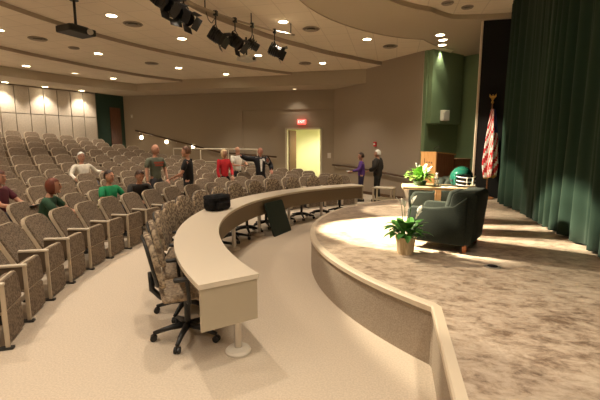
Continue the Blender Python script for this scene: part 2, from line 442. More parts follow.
def vent(p, label, r=.2):
    t = thing('ceiling_vent', label, 'ceiling vent', p, 0, 'round ceiling vents')
    bm = B(); lathe(bm, [(r,-.002),(r*1.05,-.012),(r*.92,-.03),(r*.88,-.012)], 24, capb=False, capt=False); obj('outer_ring', bm, 'vent', t, smooth=True)
    bm = B(); lathe(bm, [(r*.78,-.03),(r*.5,-.012)], 24, capb=False, capt=False); lathe(bm, [(r*.42,-.035),(r*.1,-.03)], 24, capb=False); obj('inner_cone', bm, 'vent', t)
    bm = B(); lathe(bm, [(r*.9,-.004),(r*.1,-.004)], 24); obj('gap', bm, 'ventdark', t)
vent(pol(8.15,11.5,Z2), 'round ceiling vent between hanging black projector and spotlights')
vent(pol(10.95,9.6,Z3), 'round ceiling vent left of the hanging black projector pole')
vent(pol(11.0,26.9,Z3), 'round ceiling vent left of the white hanging projector, on a rear ceiling step')
vent(pol(8.36,51.5,Z2), 'round ceiling vent just left of the far right middle-step downlight')
vent(pol(5.45,37.5,Z1), 'round ceiling vent right of the spotlight bar, near the stage')
vent(pol(6.0,65.5,Z1), 'round ceiling vent above the right side wall corner')
vent(pol(11.0,14.6,Z3), 'faint round ceiling vent above the rear-left downlight', r=.13)
vent(V((.98,8.9,ZS)), 'round ceiling vent over the stage, nearer one', r=.12)
vent(V((1.42,9.25,ZS)), 'round ceiling vent over the stage, nearer the curtain', r=.12)

# exit sign
def text_mesh(s, size, depth, m, parent, loc, rot):
    cu = bpy.data.curves.new('t', 'FONT'); cu.body = s; cu.size = size; cu.extrude = depth; cu.align_x = 'CENTER'; cu.align_y = 'CENTER'
    o = bpy.data.objects.new('tmp', cu); COL.objects.link(o)
    dg = bpy.context.evaluated_depsgraph_get(); me = bpy.data.meshes.new_from_object(o.evaluated_get(dg))
    bpy.data.objects.remove(o)
    me.materials.clear(); me.materials.append(MT[m])
    n = bpy.data.objects.new('lettering', me); COL.objects.link(n); n.parent = parent; n.location = loc; n.rotation_euler = rot
    return n
t = thing('exit_sign', 'glowing red exit sign on the wall above the lit doorway', 'exit sign', (-3.65,15.5,2.70))
bm = B(); box(bm, -.17,.17,-.07,.06,-.095,.095, r=.008); obj('housing', bm, 'exit', t)
text_mesh('EXIT', .14, .004, 'exitlet', t, (0,-.074,0), (rad(90),0,0))
# step lights and rail on the back wall
for i, (x, z) in enumerate(((-11.05,2.11),(-9.8,1.91),(-8.51,1.71))):
    t = thing('step_light', f'small glowing wall light below the sloping handrail, {["leftmost","middle","rightmost"][i]} of three', 'wall light', (x,15.5,z), 0, 'lit wall lights on the side aisle')
    bm = B(); box(bm, -.1,.1,-.03,.0,-.1,.1, r=.01); obj('wall_plate', bm, 'palerail', t)
    bm = B(); ellipsoid(bm, (0,-.04,0), (.075,.045,.075)); obj('globe', bm, 'lens', t, smooth=True)
    light('step_lamp', (x,15.38,z), 6, angle=170, target=(x,13,z-.6))
t = thing('handrail', 'dark wooden handrail sloping down the back wall', 'handrail', (0,15.5,0))
pts = [(-11.3,-.09,2.42),(-9.3,-.09,1.95),(-7.27,-.09,1.47),(-4.7,-.09,1.28)]
bm = B(); tube(bm, pts, .035, 8); obj('rail_bar', bm, 'rail', t, smooth=True)
for x, z in ((-11.1,2.37),(-9.3,1.95),(-7.27,1.47),(-5.2,1.32)):
    bm = B(); tube(bm, [(x,0.0,z-.09),(x,-.07,z-.08),(x,-.09,z-.02)], .012, 6); obj('bracket', bm, 'steel', t)
t = thing('handrail', 'dark wooden handrail along the bare wall right of the exit', 'handrail', (-2.33,15.5,0), -rad(43.87))
bm = B(); tube(bm, [(.05,-.09,.98),(1.3,-.09,.95),(2.6,-.09,.86),(4.15,-.09,.74)], .035, 8); obj('rail_bar', bm, 'rail', t, smooth=True)
for x, z in ((.25,.975),(1.5,.94),(2.8,.845),(4.0,.75)):
    bm = B(); tube(bm, [(x,0,z-.09),(x,-.07,z-.08),(x,-.09,z-.02)], .012, 6); obj('bracket', bm, 'steel', t)
t = thing('guard_rail', 'pale metal guard rail behind the standing people', 'railing', (0,14.2,0))
bm = B(); tube(bm, [(-8.7,0,1.63),(-5.1,0,1.60)], .028, 8); obj('top_rail', bm, 'palerail', t)
bm = B(); tube(bm, [(-8.7,0,1.12),(-5.1,0,1.1)], .02, 8); obj('lower_rail', bm, 'palerail', t)
for x in (-8.7,-7.5,-6.3,-5.1):
    bm = B(); tube(bm, [(x,0,.25),(x,0,1.62)], .024, 8); obj('post', bm, 'palerail', t)
for x, z, s, lab, c in ((-2.52,1.35,.07,'small pale switch plate on the wall right of the exit doorway','switch plate'),(-11.5,3.05,.05,'small grey sensor high on the back wall near the dark corner','sensor')):
    t = thing('switch_plate' if s > .06 else 'wall_sensor', lab, c, (x, 15.56 if s > .06 else 15.5, z))
    bm = B(); box(bm, -s,s,-.02,0,-s*1.5,s*1.5, r=.004); obj('plate', bm, 'white' if s > .06 else 'grey', t)
    bm = B(); box(bm, -s*.3,s*.3,-.032,-.019,-s*.5,s*.5); obj('toggle', bm, 'white', t)
t = thing('fire_alarm', 'small red fire alarm on the bare wall above the dark-jacketed man', 'alarm', (-.62,13.853,1.80), -rad(43.87))
bm = B(); box(bm, -.06,.06,-.05,0,-.08,.08, r=.006); obj('body_case', bm, MT['red'], t)
bm = B(); box(bm, -.035,.035,-.062,-.05,-.03,.03); obj('strobe', bm, 'white', t)
# white box on the green wing wall
t = thing('wall_speaker', 'bright white square box on the green wall above the lectern', 'wall speaker', (1.445,12.785,2.66), rad(48.75))
bm = B(); box(bm, -.16,.16,-.12,0,-.16,.16, r=.012); obj('case', bm, 'white', t)
bm = B(); box(bm, -.13,.13,-.128,-.12,-.13,.13); obj('grille', bm, 'paper', t)

# ------------------------------------------------------------------ auditorium chairs
def make_chair(folded=True):
    t = thing('auditorium_chair', 'x', 'chair')
    # backrest: rounded-top panel raked backwards
    w = .245
    rake = atan2(.25,.46)
    bm = B(); poly = rrect(-w, w, 0, .52, .04, .13, 5)
    mtx = M.Translation(V((-.33,0,.40))) @ M.Rotation(-rake,4,'Y')
    prism(bm, poly, -.055, -.012, 'yzx', mi=1, mtx=mtx)
    inner = rrect(-w+.016, w-.016, .02, .505, .03, .12, 5)
    prism(bm, inner, -.02, .012, 'yzx', mi=0, bev=.008, mtx=mtx)
    obj('backrest', bm, ['fabric','shell'], t)
    if folded:
        bm = B(); mtx = M.Translation(V((-.055,0,.295))) @ M.Rotation(rad(-4),4,'Y')
        prism(bm, rrect(-.245, .225, 0, .285, .02, .085, 4), -.02, .0, 'yzx', mi=1, mtx=mtx)
        prism(bm, rrect(-.235, .215, .01, .272, .015, .075, 4), -.075, .012, 'yzx', mi=0, bev=.008, mtx=mtx)
        obj('seat', bm, ['fabric','shell'], t)
    else:
        bm = B(); mtx = M.Translation(V((-.38,0,.42))) @ M.Rotation(rad(84),4,'Y')
        prism(bm, rrect(-.225, .225, 0, .42, .03, .07, 4), -.02, .0, 'yzx', mi=1, mtx=mtx)
        prism(bm, rrect(-.215, .215, .012, .408, .02, .06, 4), -.015, .05, 'yzx', mi=0, bev=.01, mtx=mtx)
        obj('seat', bm, ['fabric','shell'], t)
    bm = B(); mtx = M.Translation(V((-.04,0,.03))) @ M.Rotation(rad(-2),4,'Y')
    prism(bm, rrect(-.225, .155, 0, .275, .015, .02, 2), -.02, .0, 'yzx', mi=1, mtx=mtx)
    prism(bm, rrect(-.22, .148, 0, .265, .015, .02, 2), -.015, .012, 'yzx', mi=0, mtx=mtx)
    obj('front_panel', bm, ['fabric','shell'], t)
    bm = B(); box(bm, -.31,.0,-.298,-.256,.57,.60, r=.011); obj('armrest', bm, 'armtop', t)
    bm = B(); box(bm, -.04, -.005, -.288, -.268, 0, .572, r=.005, mi=0)
    box(bm, -.31,-.045,-.286,-.270,.34,.567, mi=2); box(bm, -.28,-.12,-.286,-.255,.0,.36, mi=1)
    box(bm, -.30, .02, -.30, -.25, 0, .02, mi=1)
    box(bm, -.30, -.12, -.262, .25, .27, .31, mi=1)
    obj('pedestal', bm, ['shell','bracket','sidebrown'], t)
    return t
chairF = make_chair(True); chairD = make_chair(False)
used = {}
CAM_H, CAM_P, CAM_F, CAM_T = 1.753, rad(8.03), 386.5, rad(13.5)
def in_frame(p):
    x, y, z = p.x, p.y, p.z-CAM_H
    xc = x*cos(CAM_T)+y*sin(CAM_T); yc = -x*sin(CAM_T)+y*cos(CAM_T)
    d = yc*cos(CAM_P)-z*sin(CAM_P); u = yc*sin(CAM_P)+z*cos(CAM_P)
    return (300+CAM_F*xc/d, 200-CAM_F*u/d) if d > .2 else (-999, 0)
ROWN = ['front','second','third','fourth','fifth','sixth','seventh','eighth','ninth','tenth','rearmost']
# seats in use: row -> list of (approximate angle, who)
SEATED = {1: [(-11.1,'reddish-haired person in dark green'), (2.2,'person in bright green'), (7.6,'man in charcoal polo leaning forward')],
          2: [(-9.6,'woman in the maroon top')], 4: [(12.6,'white-haired man in white')]}
SEAT_AT = {}
for k in range(11):
    ds = []; d = -41.8 + k*.37 + {1: 1.55, 2: 2.1}.get(k, 0)
    while d < 66:
        p = pol(rowR(k, d)+.3, d)
        if p.y > 14.0 or (13.24-p.x-p.y)/1.414 < 1.75: break
        q = in_frame(pol(rowR(k,d)+.35, d, rise(k,d)+.6))
        if q[0] > -34: ds.append(d)
        d += degrees(.565/(rowR(k,d)+.12))
    vis = [d for d in ds if in_frame(pol(rowR(k,d)+.45, d, rise(k,d)+.6))[0] > 6]
    occ = {}
    for a, who in SEATED.get(k, []):
        b = min(ds, key=lambda d: abs(d-a)); occ[b] = who; SEAT_AT[who] = (pol(rowR(k,b), b, rise(k,b)), -rad(b))
    nv = 0
    for d in ds:
        if d in vis:
            w = ORD[nv]; nv += 1
            lab = f'taupe tip-up auditorium chair, {w} from the left in the {ROWN[k]} row'
        else: lab = f'taupe tip-up auditorium chair cut off by the left edge in the {ROWN[k]} row'
        src, key = (chairD, 'd') if d in occ else (chairF, 'f')
        if d in occ: lab = f'taupe auditorium chair with its seat down under the {occ[d]}'
        p = pol(rowR(k,d), d, rise(k,d)+.002)
        g = f'tip-up chairs of the {ROWN[k]} row'
        if key not in used:
            used[key] = 1; src.location = p; src.rotation_euler = (0,0,-rad(d)); tag(src, lab, None, g)
        else: dup(src, p, -rad(d), lab, g)

# ------------------------------------------------------------------ curved desk and its task chairs
DI, DO, DA, DB = 4.78, 5.27, -46.1, 51.0
desk = thing('curved_desk', 'long curved beige desk facing the stage, with a dark inner panel', 'desk', (0,0,0))
bm = B()
arcwall(bm, DI, DO, DA, DB, .70, .74, step=1.5)
obj('worktop', bm, 'lam', desk)
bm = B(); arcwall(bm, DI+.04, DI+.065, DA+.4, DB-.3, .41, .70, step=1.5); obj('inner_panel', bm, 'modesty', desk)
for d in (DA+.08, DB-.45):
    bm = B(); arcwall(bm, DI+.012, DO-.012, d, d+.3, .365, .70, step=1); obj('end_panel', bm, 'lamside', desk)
for i in range(8):
    d = -43.6+13.25*i
    lg = B(); p = pol(4.885, d); lathe(lg, [(.032,.03),(.032,.70)], 14, c=p); l = obj('leg', lg, 'steel', desk, smooth='auto')
    bm = B(); lathe(bm, [(.105,0),(.11,.02),(.095,.04),(.045,.05)], 24, c=p); obj('foot', bm, 'foot', l, smooth='auto')

def make_task():
    t = thing('task_chair', 'x', 'chair')
    bm = B(); box(bm, -.23,.25,-.24,.24,.43,.50, r=.035, seg=3); obj('seat', bm, 'taskdark', t, smooth=True)
    bm = B()      # back: dished rounded panel
    def panel(bm, off, w, h0, h1, th, rnd):
        poly = rrect(-w, w, h0, h1, .06, rnd, 6)
        prism(bm, poly, off-th/2, off+th/2, 'yzx', bev=.012)
        for v in bm.verts: pass
    panel(bm, 0, .235, .56, 1.0, .05, .19)
    for v in bm.verts: v.co.x += -.23-.12*(v.co.z-.56)+.9*v.co.y**2-.05*sin((v.co.z-.5)*5)
    obj('backrest', bm, 'task', t, smooth=True)
    bm = B(); panel(bm, -.035, .225, .57, .985, .025, .18)
    for v in bm.verts: v.co.x += -.23-.12*(v.co.z-.56)+.9*v.co.y**2-.05*sin((v.co.z-.5)*5)
    obj('back_shell', bm, 'plastic', t, smooth=True)
    bm = B(); tube(bm, [(-.05,0,.41),(-.22,0,.42),(-.29,0,.5),(-.30,0,.66)], [.03,.03,.025,.02], 8); obj('back_bracket', bm, 'plastic', t, smooth=True)
    for s in (-1,1):
        bm = B(); tube(bm, [(-.02,s*.2,.42),(-.02,s*.3,.44),(-.03,s*.3,.64)], .018, 8); box(bm, -.14,.12,s*.3-.035,s*.3+.035,.64,.67, r=.012); obj('armrest', bm, 'plastic', t)
    bm = B(); lathe(bm, [(.028,.12),(.028,.40)], 12); box(bm, -.12,.12,-.09,.09,.395,.432, r=.01); obj('gas_column', bm, 'plastic', t)
    for i in range(5):
        a = 2*pi*i/5+rad(28)
        bm = B(); tube(bm, [(0,0,.125),(.15*cos(a),.15*sin(a),.11),(.30*cos(a),.30*sin(a),.075)], [.035,.026,.018], 8); l = obj('leg', bm, 'plastic', t, smooth=True)
        bm = B()
        for s in (-1,1):
            c = V((.30*cos(a)-s*.016*sin(a), .30*sin(a)+s*.016*cos(a), .03)); ax = V((-sin(a),cos(a),0))
            tube(bm, [c-ax*.009, c+ax*.009], .03, 12)
        obj('caster', bm, 'plastic', l)
    return t
task = make_task()
TA = [-38.2,-31.6,-25,-18.2,-11.2,-4,3.2,10.4,17.6,24.6,31.6,38.6,45.6]
for i, d in enumerate(TA):
    R = (5.21 if i == 0 else 5.19)+(0 if i == 0 else 1)*random.uniform(-.03,.04); rz = -rad(d)+(0 if i == 0 else random.uniform(-.15,.15))
    lab = ('speckled black-shelled office chair at the near end of the curved desk' if i == 0 else
           f'speckled office chair behind the curved desk, {ORD[i]} from its near end')
    if i == 0: task.location = pol(R,d); task.rotation_euler = (0,0,rz); tag(task, lab, None, 'office chairs along the curved desk')
    else: dup(task, pol(R,d), rz, lab, 'office chairs along the curved desk')

# bag on the desk
t = thing('shoulder_bag', 'black shoulder bag standing on the curved desk', 'bag', (-2.70,5.60,.742), rad(75))
bm = B(); box(bm, -.21,.21,-.12,.12,0,.22, r=.06, seg=4); 
for v in bm.verts: v.co += V((.012*sin(v.co.z*40), .012*sin(v.co.x*30), .012*sin(v.co.x*22+v.co.y*15) if v.co.z > .1 else 0))
obj('bag_body', bm, 'bag', t, smooth=True)
bm = B(); box(bm, -.15,.15,-.155,-.10,.02,.14, r=.03, seg=3); obj('pocket', bm, 'bag', t, smooth=True)
bm = B(); box(bm, -.2,.2,-.13,.13,.17,.24, r=.035, seg=3); obj('flap', bm, 'bag', t, smooth=True)
bm = B(); tube(bm, [(-.12,0,.21),(-.1,-.03,.245),(0,-.04,.25),(.1,-.03,.245),(.12,0,.21)], .014, 8); obj('handle', bm, 'plastic', t, smooth=True)
bm = B(); tube(bm, [(.2,0,.16),(.26,.02,.12),(.29,.05,.05),(.27,.1,.012),(.16,.17,.012)], .014, 8); obj('strap', bm, 'plastic', t, smooth=True)
# dark green panel leaning on the inside of the desk
d = 13.5
t = thing('display_board', 'dark green board leaning against the inside of the curved desk', 'board', pol(4.52,d), -rad(d))
bm = B(); mtx = M.Rotation(rad(-19),4,'Y'); prism(bm, rrect(-.34,.34,0,.68,.03,.05,3), -.03, .0, 'yzx', bev=.006, mtx=mtx); obj('board_face', bm, 'board', t)
bm = B(); prism(bm, rrect(-.33,.33,.012,.668,.03,.05,3), -.042, -.028, 'yzx', mtx=mtx); obj('board_back', bm, 'plastic', t)
# pale little table at the far end of the desk
t = thing('side_table', 'small pale metal-framed table past the far end of the curved desk', 'table', (-.20,9.75,0), rad(-13))
bm = B(); box(bm, -.25,.25,-.2,.2,.70,.73, r=.008); obj('table_top', bm, 'palerail', t)
for sx in (-1,1):
    for sy in (-1,1):
        bm = B(); box(bm, sx*.22-.02,sx*.22+.02,sy*.17-.02,sy*.17+.02,0,.70); obj('leg', bm, 'palerail', t)
for sy in (-1,1):
    bm = B(); box(bm, -.22,.22,sy*.17-.012,sy*.17+.012,.42,.46); obj('stretcher', bm, 'palerail', t)

# ------------------------------------------------------------------ ceiling-hung equipment
t = thing('projector', 'black projector hanging from the ceiling on a pole', 'projector', (-5.85,6.42,3.86), rad(-12))
bm = B(); box(bm, -.2,.2,-.27,.27,-.05,.07, r=.02); obj('projector_case', bm, 'plastic', t)
bm = B(); tube(bm, [(.2,.12,.0),(.25,.12,.0)], .05, 14); obj('lens_barrel', bm, 'grey', t)
bm = B(); tube(bm, [(0,0,.1),(0,0,.56)], .024, 10); box(bm, -.12,.12,-.16,.16,.07,.1); obj('mount_pole', bm, 'plastic', t)
bm = B(); lathe(bm, [(.08,.55),(.08,.575)], 16); obj('ceiling_plate', bm, 'plastic', t)
t = thing('projector', 'pale projector hanging below the stage spotlights', 'projector', (-3.66,9.5,3.90), rad(-25))
bm = B(); box(bm, -.17,.17,-.2,.2,-.05,.05, r=.03, seg=3); obj('projector_case', bm, 'grey', t)
bm = B(); tube(bm, [(.16,.08,.0),(.2,.08,.0)], .04, 14); obj('lens_barrel', bm, 'plastic', t)
bm = B(); tube(bm, [(0,0,.05),(0,0,.52)], .024, 10); obj('mount_pole', bm, 'plastic', t)
t = thing('lighting_bar', 'curved ceiling pipe carrying the black stage spotlights', 'lighting bar', (0,0,0))
BR = lambda d: 5.95-.018*max(0,d-5)
bm = B(); tube(bm, [pol(BR(d), d, 4.30) for d in range(-14,34,2)], .022, 8); obj('pipe', bm, 'fascia', t, smooth=True)
for d in (-12,-1,8,20,31):
    bm = B(); tube(bm, [pol(BR(d), d, 4.30), pol(BR(d), d, 4.545)], .012, 6); obj('hanger', bm, 'plastic', t)
SP = [(-4.5,0,4.03,'leftmost of the left cluster'),(-1.2,0,4.0,'lit middle one of the left cluster'),(2.2,0,4.0,'rightmost of the left cluster'),
      (10.6,0,3.88,'leftmost of the right four'),(15.6,0,3.88,'second of the right four'),(20.2,0,3.90,'small round one, third of the right four'),(26.4,0,3.88,'rightmost of the right four')]
AIM = [(.4,5.75,.5),(.9,3.9,.5),(.9,5.9,.5),(1.4,8.4,.6),(.6,7.6,.5),(1.1,11.2,1.2),(2.15,9.7,1.5)]
def spotlight(i):
    d, _, z, w = SP[i]
    p = pol(BR(d), d, z); tg = V(AIM[i])
    t = thing('stage_spotlight', f'black stage spotlight hanging from the ceiling pipe, {w}', 'stage light', p, 0, 'stage spotlights on the ceiling pipe')
    mtx = (tg-p).to_track_quat('X','Z').to_matrix().to_4x4()
    s = .75 if i == 5 else 1
    bm = B(); t2 = bmesh.new(); lathe(t2, [(.075*s,-.13),(.105*s,-.10),(.115*s,.0),(.115*s,.14)], 16, capt=False); 
    add(bm, t2, mtx @ M.Rotation(rad(90),4,'Y'))
    for q in range(4): box(bm, -.11+.045*q,-.095+.045*q,-.122*s,.122*s,-.122*s,.122*s, mtx=mtx)
    obj('lamp_body', bm, 'plastic', t)
    bm = B(); t2 = bmesh.new(); lathe(t2, [(.11*s,-.02),(.03,-.016)], 16, capb=False); add(bm, t2, mtx @ M.Rotation(rad(90),4,'Y')); obj('lens', bm, 'stagelens', t)
    if i != 5:
        for (a, b, ax, an) in ((0,.11,'Y',-38),(0,-.11,'Y',38),(.11,0,'Z',38),(-.11,0,'Z',-38)):
            bm = B(); m2 = mtx @ M.Translation(V((.14,a,b))) @ M.Rotation(rad(an),4,ax)
            if ax == 'Y': box(bm, 0,.12,-.11,.11,-.003,.003, mtx=m2)
            else: box(bm, 0,.12,-.003,.003,-.11,.11, mtx=m2)
            obj('barn_door', bm, 'plastic', t)
    bm = B(); R3 = mtx.to_3x3(); side = R3 @ V((0,1,0))
    tube(bm, [side*.13*s, side*.13*s+V((0,0,.16)), V((0,0,.21)), -side*.13*s+V((0,0,.16)), -side*.13*s], .01, 6); obj('yoke', bm, 'plastic', t)
    bm = B(); tube(bm, [(0,0,.2),(0,0,4.31-z)], .012, 6); box(bm, -.035,.035,-.035,.035,4.25-z,4.34-z); obj('clamp', bm, 'plastic', t)
    return p+(tg-p).normalized()*.3, tg
SPOS = [spotlight(i) for i in range(7)]
bm = B(); tube(bm, [pol(5.95, 9+i*.35, 4.28-.14*sin(pi*min(1,i/8))*(1 if i < 9 else 1)-.01*(i%3)) for i in range(10)], .008, 5)
tag(obj('power_cable', bm, 'plastic'), 'thin black cable sagging from the ceiling pipe left of the right four spotlights', 'cable')

# stage lighting from those fixtures
for i, (p, tg) in enumerate(SPOS):
    e = [4000,900,4000,1000,1200,900,1100][i]
    light('stage_lamp', p, e, col=(1,.86,.62), size=.05, angle=[29,29,29,24,24,16,22][i], blend=[.3,.3,.3,.3,.3,.3,.5][i], target=tg)

# ------------------------------------------------------------------ on the stage
ST = .504
def curtain():
    t = thing('stage_curtain', 'tall dark green velvet curtain along the back of the stage', 'curtain', (0,0,0))
    for nm, y0, y1, seed in (('curtain_panel',2.0,5.35,1),('curtain_panel',5.25,9.75,2)):
        rr = random.Random(seed); bm = B(); n = int((y1-y0)/.022); ph = 0; cols = []
        zz = [ST+.03, ST+.6, ST+1.4, ST+2.6, 4.7]
        for i in range(n+1):
            y = y0+(y1-y0)*i/n
            ph += .022*2*pi/(.34+.12*sin(y*2.3+seed)); a = .06+.025*sin(y*3.1)
            c = []
            for z in zz:
                k = 1.15-.45*(z-ST)/4.2
                c.append(bm.verts.new((2.33+k*(a*sin(ph)+.02*sin(2.1*ph+1))+.012*sin(z*1.3+y*4)+(.10*sm(9.1,9.75,y)), y+.03*k*cos(ph), z)))
            if cols:
                for j in range(4): bm.faces.new((cols[j],c[j],c[j+1],cols[j+1]))
            cols = c
        o = obj(nm, bm, 'velvet', t, smooth=True)
        mo = o.modifiers.new('th','SOLIDIFY'); mo.thickness = .006
curtain()

def armchair(name, label, loc, rz):
    t = thing(name, label, 'armchair', loc, rz, 'dark green armchairs on the stage')
    bm = B(); box(bm, -.30,.33,-.27,.27,.10,.30, r=.03); obj('base', bm, 'chairfab', t, smooth='auto')
    bm = B(); box(bm, -.22,.36,-.245,.245,.29,.44, r=.05, seg=3); obj('seat_cushion', bm, 'chairfab', t, smooth=True)
    bm = B()
    prof = [(-.42,.10),(-.25,.10),(-.10,.40),(-.17,.78),(-.24,.82),(-.43,.82),(-.48,.78)]
    prism(bm, prof, -.35, .35, 'xzy', bev=.045); obj('backrest', bm, 'chairfab', t, smooth='auto')
    bm = B(); box(bm, -.06,.06,-.23,.23,-.19,.19, r=.05, seg=3, mtx=M.Translation(V((-.12,0,.62))) @ M.Rotation(rad(-12),4,'Y')); obj('back_cushion', bm, 'chairfab', t, smooth=True)
    for s in (-1,1):
        prof = [(-.36,.10),(.36,.10),(.38,.30),(.375,.53),(.32,.575),(.05,.575),(-.2,.62),(-.36,.76)]
        bm = B(); prism(bm, prof, s*.265, s*.385, 'xzy', bev=.035); obj('arm', bm, 'chairfab', t, smooth='auto')
    for sx, sy in ((1,1),(1,-1),(-1,1),(-1,-1)):
        bm = B(); lathe(bm, [(.022,0),(.035,.11)], 10, c=(.31 if sx > 0 else -.34, sy*.31, 0)); obj('leg', bm, 'legwood', t, smooth='auto')
    t.scale = (.95,.95,.88)
    return t
armchair('armchair', 'dark green armchair seen from behind, beside the potted white lily', (.65,5.12,ST), rad(158))
armchair('armchair', 'dark green armchair half hidden behind the low wooden table', (.66,6.85,ST), rad(182))

t = thing('side_table', 'low wooden table behind the near armchair, carrying the helmet', 'table', (.66,6.0,ST))
bm = B(); box(bm, -.52,.52,-.27,.27,.62,.66, r=.008); obj('table_top', bm, 'tabletop', t)
bm = B(); box(bm, -.04,.04,-.04,.04,.04,.62); obj('pedestal', bm, 'tabletop', t)
bm = B(); box(bm, -.28,.28,-.22,.22,0,.04, r=.008); obj('foot', bm, 'tabletop', t)
TZ = ST+.66
# football helmet
t = thing('football_helmet', 'metallic green football helmet with pale face mask on the table', 'helmet', (.96,5.93,TZ+.0), rad(-68))
bm = B(); t2 = bmesh.new(); bmesh.ops.create_uvsphere(t2, u_segments=32, v_segments=20, radius=1)
dele = []
for f in t2.faces:
    c = f.calc_center_median()
    if c.z < -.72 or (c.x > .42 and c.z < .28 and abs(c.y) < .86): dele.append(f)
bmesh.ops.delete(t2, geom=dele, context='FACES')
for v in t2.verts: v.co = V((v.co.x*.15, v.co.y*.122, .118+v.co.z*.14+(0 if v.co.x > 0 else .02*v.co.x)))
for f in t2.faces:
    c = f.calc_center_median(); f.material_index = 0; f.smooth = True
add(bm, t2)
hs = obj('shell', bm, ['helmet','fwhite'], t); mo = hs.modifiers.new('th','SOLIDIFY'); mo.thickness = .012
bm = B(); ellipsoid(bm, (-.01,0,.12), (.125,.1,.115)); obj('padding', bm, 'plastic', t, smooth=True)
def arc(z, rx, ry, x0, a=75): return [(x0+rx*cos(rad(b)), ry*sin(rad(b)), z+.02*(1-cos(rad(b)))) for b in range(-a, a+1, 15)]
bm = B()
for z, rx in ((.125,.115),(.075,.125),(.03,.125)): tube(bm, arc(z, rx, .118, .06), .0055, 6)
for y in (-.035,.035): tube(bm, [(.06+.12*sqrt(1-(y/.118)**2),y,z) for z in (.13,.10,.055,.03)], .0055, 6)
obj('face_mask', bm, 'fwhite', t)
for s in (-1,1):
    bm = B(); tube(bm, [(.0,s*.118,.085),(.0,s*.128,.085)], .016, 12); obj('ear_hole', bm, 'plastic', t)
t.scale = (1.22,1.22,1.15)
# water bottle
t = thing('water_bottle', 'clear plastic water bottle on the low table between plant and helmet', 'bottle', (.62,5.88,TZ))
bm = B(); lathe(bm, [(.03,0),(.033,.01),(.033,.12),(.03,.135),(.013,.165),(.013,.18)], 16); obj('bottle_body', bm, 'bottle', t, smooth=True)
bm = B(); lathe(bm, [(.0335,.05),(.0335,.10)], 16, capb=False, capt=False); obj('bottle_label', bm, 'paper', t)
bm = B(); lathe(bm, [(.015,.178),(.015,.198)], 14); obj('cap', bm, 'paper', t)
bm = B(); box(bm, -.1,.1,-.14,.14,0,.006, r=.001)
o = obj('paper_stack', bm, 'paper', None, loc=(.76,5.90,TZ+.001), rz=.3); tag(o, 'white sheets of paper lying between the bottle and helmet', 'paper')

def leaf(bm, base, az, el, L, W, droop, mi=0, twist=0):
    n = 7; d = V((cos(az),sin(az),0)); s = V((-sin(az),cos(az),0)); p = V(base); e = el; prev = None
    for i in range(n+1):
        u = i/n; w = W*max(.04, sin(pi*min(1,(u*.92+.06)))**.8)*(1-.15*u)
        up = V((0,0,1))*cos(e)-d*sin(e)
        a, c, b = bm.verts.new(p+s*w+up*.15*w), bm.verts.new(p-up*.05*w), bm.verts.new(p-s*w+up*.15*w)
        if prev:
            for q in ((prev[0],prev[1],c,a),(prev[1],prev[2],b,c)):
                f = bm.faces.new(q); f.material_index = mi; f.smooth = True
        prev = (a,c,b); p = p+(d*cos(e)+V((0,0,1))*sin(e))*(L/n); e -= droop/n
def lily(label, loc, pr, ph, n, L, leafm, potm, blooms, seed, spread=1.0):
    rr = random.Random(seed)
    t = thing('potted_plant', label, 'plant', loc)
    bm = B(); lathe(bm, [(pr*.78,0),(pr*.98,ph*.93),(pr*1.05,ph*.94),(pr*1.05,ph),(pr*.92,ph),(pr*.9,ph*.9)], 20, capt=False); obj('pot', bm, potm, t, smooth='auto')
    bm = B(); lathe(bm, [(pr*.93,ph*.88),(pr*.2,ph*.9)], 16, capb=False); obj('soil', bm, 'soil', t)
    bm = B()
    for i in range(n):
        az = rr.uniform(0,2*pi); el = rr.uniform(.45,1.35); l = L*rr.uniform(.6,1)
        b = V((pr*.4*cos(az)*rr.random(), pr*.4*sin(az)*rr.random(), ph*.88))
        st = b+V((cos(az)*cos(el),sin(az)*cos(el),sin(el)))*l*.45*spread
        tube(bm, [b, st], .004, 5); leaf(bm, st, az+rr.uniform(-.3,.3), el-.1, l*.75, l*.17, rr.uniform(.7,1.7))
    f = obj('foliage', bm, leafm, t)
    for (dx, dy, h) in blooms:
        bm = B(); b = V((dx*.3,dy*.3,ph*.9)); p = V((dx,dy,ph+h)); tube(bm, [b, (b+p)/2+V((0,0,.02)), p], .004, 5, mi=1)
        leaf(bm, p-V((0,0,.01)), atan2(dy,dx)+.5, 1.2, .12, .032, .5)
        tube(bm, [p, p+V((.012,0,.06))], .007, 6)
        fl = obj('flower', bm, ['spathe', leafm], t); fl.modifiers.new('th','SOLIDIFY').thickness = .002
    return t
lily('white peace lily in a pale basket pot on the stage floor', (.17,4.55,ST), .115, .205, 60, .29, 'leaf', 'pot',
     [(-.06,.03,.36),(.05,.0,.39),(.13,.05,.27),(-.02,.1,.34),(.1,-.05,.22)], 3)
lily('bright green leafy plant with white blooms on the left of the low table', (.40,6.02,TZ), .10, .07, 60, .24, 'leaf2', 'potgreen',
     [(.05,.02,.16),(.10,-.02,.13),(-.02,.06,.17)], 5)

